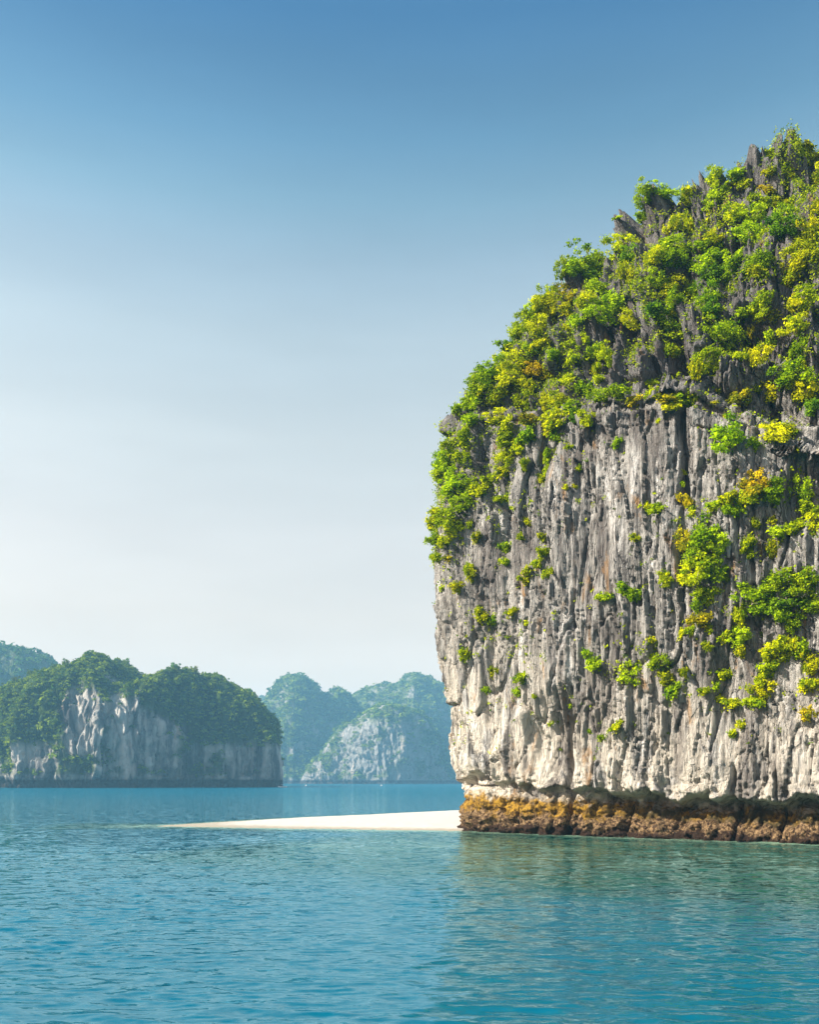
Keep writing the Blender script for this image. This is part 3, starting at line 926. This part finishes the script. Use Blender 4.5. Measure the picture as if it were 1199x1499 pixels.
def veg_front(px, py, nz_, n, z):
    rock = sstep(490, 515, px) * sstep(640, 600, px) * sstep(1045, 1065, py)
    return (sstep(-0.45, -0.05, n + (nz_ - 0.35) * 0.5) * (1 - 0.85 * rock) + 0.6 * sstep(0.25, 0.5, n)) * sstep(6, 12, z)


NEAR_P, NEAR_N = island('island', [(-120, 1148), (-112, 1120), (-90, 1085), (-40, 1062), (0, 1050), (25, 1032), (50, 1010), (80, 992), (100, 985), (125, 977), (140, 966), (156, 963), (172, 968), (188, 981), (204, 1000), (220, 1008), (232, 1000),
       (244, 988), (264, 981), (290, 987), (315, 992), (340, 1005), (365, 1018), (382, 1030), (395, 1050), (402, 1068), (407, 1088), (411, 1108), (414, 1128), (415, 1149)], 800,
       [(-120, 12), (-60, 60), (0, 75), (60, 85), (150, 105), (200, 110), (250, 92), (280, 60), (310, 45), (360, 40), (395, 32), (415, 5)], M_NEAR, veg_near, (0.15, 0.22, 0.010), 7000, 2.7, 2, 1.0, 3.4)
island('hill', [(-260, 1148), (-240, 1040), (-160, 960), (-60, 938), (0, 943), (30, 949), (55, 957), (75, 968), (95, 985), (112, 1010), (130, 1050), (150, 1100), (160, 1148)], 1350,
       [(-260, 20), (-100, 130), (60, 120), (130, 60), (160, 10)], M_FAR, veg_far, (0.09, 0.17, 0.02), 3000, 6.0, 3, 0.9, 2.4)
island('hill', [(376, 1148), (380, 1085), (388, 1040), (396, 1022), (408, 1004), (420, 992), (432, 988), (444, 990), (456, 1001), (468, 1017), (478, 1018), (492, 1008), (504, 1013), (515, 1025), (530, 1045), (548, 1090), (560, 1148)], 2000,
       [(376, 15), (400, 110), (440, 150), (462, 130), (480, 70), (520, 60), (560, 10)], M_FAR, veg_far, (0.13, 0.19, 0.025), 3800, 8.0, 4, 0.9, 2.6)
island('hill', [(420, 1148), (440, 1105), (470, 1062), (500, 1030), (520, 1016), (540, 1009), (560, 1003), (578, 1003), (592, 995), (604, 987), (614, 990), (630, 998), (650, 1002), (690, 1006), (740, 1030), (790, 1075), (820, 1148)], 2200,
       [(420, 15), (480, 110), (560, 150), (605, 190), (640, 150), (740, 90), (820, 10)], M_FAR, veg_far, (0.14, 0.20, 0.025), 5200, 8.0, 5, 0.9, 2.2)
island('island', [(436, 1150), (440, 1140), (448, 1124), (462, 1108), (480, 1088), (498, 1068), (518, 1058), (532, 1046), (545, 1038), (562, 1034), (585, 1033), (606, 1038), (624, 1050), (640, 1072), (654, 1095), (668, 1118), (680, 1150)], 1750,
       [(436, 5), (480, 40), (520, 85), (555, 115), (590, 105), (620, 60), (650, 30), (680, 5)], M_FAR, veg_front, (0.14, 0.21, 0.02), 1500, 5.5, 6, 1.0, 3.2)
island('hill', [(330, 1150), (350, 1060), (366, 1030), (380, 1021), (394, 1020), (406, 1028), (430, 1060), (450, 1150)], 2650,
       [(330, 20), (390, 150), (450, 20)], M_FAR, veg_far, (0.06, 0.10, 0.03), 500, 9.0, 7, 0.8, 2.2)


# trees one can tell apart on the crest of the near island
def crest_trees():
    rng = random.Random(9)
    px = NEAR_P[..., 0] / NEAR_P[..., 1] * F_PX + CX
    py = HOR - (NEAR_P[..., 2] - CAM_H) / NEAR_P[..., 1] * F_PX
    spots = [6, 26, 44, 61, 79, 97, 114, 131, 144, 158, 171, 186, 256, 262, 272, 287, 303, 318, 334, 350, 366, 381]
    for n, x in enumerate(spots):
        m = np.where(np.abs(px - x) < 1.5, py, 9e9)
        q = np.unravel_index(np.argmin(m), m.shape)
        p = NEAR_P[q]
        fm, sm = VARS[(2, rng.randrange(4))]
        e = bpy.data.objects.new('tree', None)
        COL.objects.link(e)
        e.location = (p[0], p[1] - 2.0, p[2] - 1.2)
        r = rng.uniform(2.2, 3.6)
        e.scale = (r, r, r * rng.uniform(0.8, 1.15))
        e.rotation_euler = (0, 0, rng.uniform(0, 6.28))
        where = 'left shoulder' if x < 125 else 'central peak' if x < 215 else 'right hump'
        grp = [v for v in spots if (v < 125) == (x < 125) and (v < 215) == (x < 215)]
        k = grp.index(x)
        wd = 'leftmost' if k == 0 else 'rightmost' if k == len(grp) - 1 else ORD[k]
        fl = '' if k in (0, len(grp) - 1) else ' from the left'
        e['label'] = f"{wd} round tree{fl} on the {where} of the wooded left island's crest"
        e['category'] = 'tree'
        e['group'] = 'trees on the crest of the wooded left island'
        fo = obj('foliage', fm, e); fo.color = (0.17 * rng.uniform(.7, 1.3), 0.25 * rng.uniform(.8, 1.2), 0.012, 1)
        obj('trunk', sm, e)


crest_trees()


# ------------------------------------------------------------------ small things on the water
def simple_mat(name, c, rough=0.6):
    b = NT(name)
    co = b.coords()
    b.principled(b.mix(b.noise(co, 3, 4), tuple(v * 0.8 for v in c), c), rough, 0.4)
    return b.m


def floats():
    white = simple_mat('white_paint', (0.8, 0.8, 0.78)); wood = simple_mat('dark_wood', (0.16, 0.09, 0.05)); cloth = simple_mat('canvas', (0.75, 0.75, 0.72)); red = simple_mat('red_paint', (0.45, 0.05, 0.03))
    # boat
    D = 770.0
    e = bpy.data.objects.new('boat', None); COL.objects.link(e)
    e.location = ((413.5 - CX) / F_PX * D, D, 0.0); e.rotation_euler = (0, 0, 0.25)
    e['label'] = 'tiny white boat with canopy off the left island right end'; e['category'] = 'boat'
    t = np.linspace(-1, 1, 25); sec = np.linspace(0, math.pi, 11)
    T, A = np.meshgrid(t, sec, indexing='ij')
    wd = (1 - np.abs(T) ** 2.6) * 0.95 + 0.03; sheer = 0.35 * T ** 2
    hv = np.stack([T * 3.6, np.cos(A) * wd, np.where(True, -0.45 * np.sin(A) * (1 - 0.6 * T ** 4) + 0.75 * (1 - np.sin(A)) + sheer, 0)], -1)
    obj('hull', mesh_np('hull', hv.reshape(-1, 3), grid_faces(25, 11), white), e)
    T2, A2 = np.meshgrid(np.linspace(-1.6, 1.4, 9), np.linspace(-0.9, 0.9, 9), indexing='ij')
    cv = np.stack([T2, A2, 2.1 - 0.25 * A2 ** 2], -1)
    cv2 = np.vstack([cv.reshape(-1, 3), cv.reshape(-1, 3) + [0, 0, 0.06]])
    f = grid_faces(9, 9)
    obj('canopy', mesh_np('canopy', cv2, np.vstack([f, f[:, ::-1] + 81]), cloth), e)
    for sx in (-1.5, 1.3):
        for sy in (-0.8, 0.8):
            v, f = tube((sx, sy, 0.4), (sx, sy, 2.0), 0.05, 0.05)
            obj('post', mesh_np('post', v, f, wood), e)
    dk = np.array([(-2.9, -0.5, 0.35), (2.9, -0.5, 0.35), (2.9, 0.5, 0.35), (-2.9, 0.5, 0.35)], float)
    obj('deck', mesh_np('deck', dk, np.array([[0, 1, 2, 3]]), wood, False), e)
    # marker floats
    th = np.linspace(0, math.pi, 13); ph = np.linspace(0, 2 * math.pi, 20, endpoint=False)
    A, B = np.meshgrid(th, ph, indexing='ij')
    sv = np.stack([np.sin(A) * np.cos(B), np.sin(A) * np.sin(B), np.cos(A) * 0.85], -1).reshape(-1, 3) * 0.9
    bm_ = mesh_np('body', sv, grid_faces(13, 20, True), white)
    rv = np.vstack([np.stack([0.93 * np.cos(ph), 0.93 * np.sin(ph), 0 * ph + h], -1) for h in (-0.1, 0.12)])
    rm = mesh_np('band', rv, grid_faces(2, 20, True), red)
    v, f = tube((0, 0, 0.6), (0, 0, 1.9), 0.08, 0.05)
    pm = mesh_np('pole', v, f, wood)
    for x, D, lab in ((448, 1030.0, 'white round marker buoy before the left foot of the middle island'), (558.5, 1030.0, 'white round marker buoy before the pale face of the middle island')):
        e = bpy.data.objects.new('buoy', None); COL.objects.link(e)
        e.location = ((x - CX) / F_PX * D, D, 0.25)
        e['label'] = lab; e['category'] = 'buoy'; e['group'] = 'marker buoys in the bay'
        obj('body', bm_, e); obj('band', rm, e); obj('pole', pm, e)


floats()


# ------------------------------------------------------------------ water, sandbank, seabed
def graded(parts):
    out = []
    for a, b, d0, d1 in parts:
        x = a
        while x < b:
            t = (x - a) / (b - a)
            out.append(x)
            x += d0 * (d1 / d0) ** t
    out.append(parts[-1][1])
    return np.array(out)


def mat_water():
    b = NT('sea_water')
    geo = b.n('ShaderNodeNewGeometry')
    pos = geo.outputs['Position']
    shal_refl = b.attr('shallow_refl')
    n0 = b.noise(b.scale(pos, (1, 1.6, 1)), 0.05, 3, 0.5)
    deep = b.mix(n0, (0.0001, 0.075, 0.125), (0.0002, 0.095, 0.148))
    col = b.mix(b.ramp(shal_refl, 0.05, 0.45), deep, (0.0001, 0.056, 0.048))  # green cliff-side shallows, darkened to stand in for the cliff's reflection
    col = b.mix(b.ramp(shal_refl, 0.5, 1.0), col, (0.22, 0.34, 0.24))
    # small ripples: slopes from two noises, steeper where the open bay is choppier
    def slope(scale, k):
        nd = b.n('ShaderNodeTexNoise'); b.set(nd.inputs['Vector'], b.scale(pos, (0.6, 1.3, 1)))
        nd.inputs['Scale'].default_value = scale; nd.inputs['Detail'].default_value = 3; nd.inputs['Roughness'].default_value = 0.6
        v = b.n('ShaderNodeVectorMath', operation='SUBTRACT'); b.set(v.inputs[0], nd.outputs['Color']); v.inputs[1].default_value = (0.5, 0.5, 0.5)
        return b.scale(v.outputs[0], (k * 0.7, k, 0.0))
    s1, s2 = slope(1.6, 1.0), slope(5.5, 0.7)
    ad = b.n('ShaderNodeVectorMath', operation='ADD'); b.set(ad.inputs[0], s1); b.set(ad.inputs[1], s2)
    sc = b.n('ShaderNodeVectorMath', operation='SCALE'); b.set(sc.inputs[0], ad.outputs[0]); b.set(sc.inputs[3], b.attr('chop'))
    a2 = b.n('ShaderNodeVectorMath', operation='ADD'); b.set(a2.inputs[0], geo.outputs['Normal']); b.set(a2.inputs[1], sc.outputs[0])
    nn = b.n('ShaderNodeVectorMath', operation='NORMALIZE'); b.set(nn.inputs[0], a2.outputs[0])
    fr = b.n('ShaderNodeFresnel'); fr.inputs['IOR'].default_value = 1.45; b.set(fr.inputs['Normal'], nn.outputs[0])
    df = b.n('ShaderNodeBsdfDiffuse'); b.set(df.inputs['Color'], col)
    gl = b.n('ShaderNodeBsdfGlossy'); gl.inputs['Color'].default_value = (0.66, 0.93, 1.0, 1); gl.inputs['Roughness'].default_value = 0.06; b.set(gl.inputs['Normal'], nn.outputs[0])
    ms = b.n('ShaderNodeMixShader'); b.set(ms.inputs[0], fr.outputs[0])
    b.t.links.new(df.outputs[0], ms.inputs[1]); b.t.links.new(gl.outputs[0], ms.inputs[2])
    b.t.links.new(ms.outputs[0], b.out.inputs[0])
    return b.m


def sand_profile(X, Y):
    """height of the sandbank above the water at a point"""
    xs = np.array([-28, -22, -14, -6, 0, 6, 14])
    front = np.array([105.5, 104, 101, 98.5, 97, 95.5, 95])
    back = np.array([108, 119, 132, 141, 149, 156, 166])
    f = np.interp(X, xs, front); bk = np.interp(X, xs, back)
    t = (Y - f) / np.maximum(bk - f, 0.1)
    h = np.where((t > 0) & (t < 1), np.sin(np.clip(t, 0, 1) * math.pi) ** 0.7, 0) * np.interp(X, xs, [0.0, 0.12, 0.3, 0.45, 0.6, 0.75, 0.9])
    edge = np.minimum(Y - f, bk - Y)
    edge = np.minimum(edge, (X + 28) * 0.5)
    return h, edge


def build_water():
    xs = np.concatenate([-graded([(0.0, 30, .11, .13), (30, 60, .2, 1.5), (60, 400, 3, 60), (400, 9000, 80, 1500)])[::-1], graded([(0.11, 34, .11, .13), (34, 70, .25, 1.5), (70, 400, 3, 60), (400, 9000, 80, 1500)])])
    ys = np.concatenate([[-3000, -800, -200, -60, -20, -5, 4, 9, 12], graded([(14, 40, .07, .11), (40, 100, .12, .4), (100, 200, .5, 2.5), (200, 1000, 4, 60), (1000, 12000, 120, 1800)])])
    X, Y = np.meshgrid(xs, ys)
    fade = sstep(135, 70, Y) * sstep(72, 40, np.abs(X)) * sstep(10, 16, Y)
    a = 0.050 * perlin(X / 4.2 + .25 * Y / 3.6, Y / 2.4, 0 * X + 1) + 0.052 * (0.6 - 2 * np.abs(perlin(X / 2.1 + .2 * Y, Y / 1.0 - 0.12 * X, 0 * X + 5)))
    a += 0.030 * (0.6 - 2 * np.abs(perlin(X / 1.05 - .2 * Y, Y / .5 + 0.1 * X, 0 * X + 9))) + 0.004 * perlin(X / .42, Y / .28, 0 * X + 13)
    calm = 0.55 + 0.45 * sstep(-0.3, 0.4, perlin(X / 16, Y / 22, 0 * X + 2))
    Z = a * fade * calm
    hs, edge = sand_profile(X, Y)
    # shallows: round the sandbank and along the cliff foot, widened to paint in its dark reflection
    sh_s = sstep(-9, 0.3, edge)
    dw = (X - A0[0]) * TW[0] + (Y - A0[1]) * TW[1]
    uu = (X - A0[0]) * TU[0] + (Y - A0[1]) * TU[1]
    sh_c_refl = (0.62 * sstep(-70, -20, dw) + 0.25 * sstep(-3.5, -0.5, dw)) * sstep(-9, 3, uu) * sstep(-70, -25, dw)
    sh = np.maximum(sh_s * 0.9, sh_c_refl) + 0.1 * perlin(X / 5, Y / 5, 0 * X)
    me = mesh_np('sea', np.stack([X, Y, Z], -1).reshape(-1, 3), grid_faces(len(ys), len(xs)), mat_water(), True, {'shallow_refl': np.clip(sh, 0, 1).ravel(), 'chop': (0.45 + 0.75 * sstep(50, 170, np.hypot(X, Y)) + 2.2 * sstep(130, 500, np.hypot(X, Y))).ravel()})
    o = obj('sea', me)
    o['kind'] = 'structure'


def build_sand():
    b = NT('sand')
    co = b.coords()
    n = b.noise(co, 1.2, 6, 0.6)
    z = b.sep(co)[2]
    col = b.mix(n, (0.39, 0.37, 0.34), (0.46, 0.445, 0.42))
    col = b.mix(b.ramp(b.math('ADD', z, b.math('MULTIPLY', b.math('SUBTRACT', n, 0.5), 0.15)), 0.03, 0.2, 0.9, 0.0), col, (0.27, 0.235, 0.18))
    b.principled(col, 0.9, 0.2, b.bump(b.noise(co, 3.0, 6, 0.6), 0.5, 0.12))
    xs = np.arange(-36, 16, 0.25); ys = np.arange(90, 172, 0.3)
    X, Y = np.meshgrid(xs, ys)
    h, edge = sand_profile(X, Y)
    Z = np.where(edge > 0, h * sstep(-0.5, 6, edge) + 0.03 * perlin(X / 1.5, Y / 2.5, 0 * X), edge * 0.12) + 0.0
    Z = Z + 0.03 * sstep(0, 1, edge)
    me = mesh_np('sandbank', np.stack([X, Y, np.maximum(Z, -1.2)], -1).reshape(-1, 3), grid_faces(len(ys), len(xs)), b.m, True)
    o = obj('sandbank', me)
    o['kind'] = 'structure'


build_water()
build_sand()


# ------------------------------------------------------------------ haze
def haze():
    v = np.array([(x, y, z) for x in (-3500, 3500) for y in (-400, 2850) for z in (-4, 262)], float)
    f = np.array([(0, 1, 3, 2), (4, 6, 7, 5), (0, 4, 5, 1), (2, 3, 7, 6), (0, 2, 6, 4), (1, 5, 7, 3)])
    b = NT('haze')
    pv = b.n('ShaderNodeVolumePrincipled')
    pv.inputs['Color'].default_value = (0.32, 0.70, 1.0, 1)
    pv.inputs['Density'].default_value = 0.00018
    pv.inputs['Anisotropy'].default_value = 0.1
    b.t.links.new(pv.outputs[0], b.out.inputs['Volume'])
    o = obj('haze', mesh_np('haze', v, f, b.m, False))
    o['kind'] = 'stuff'


haze()
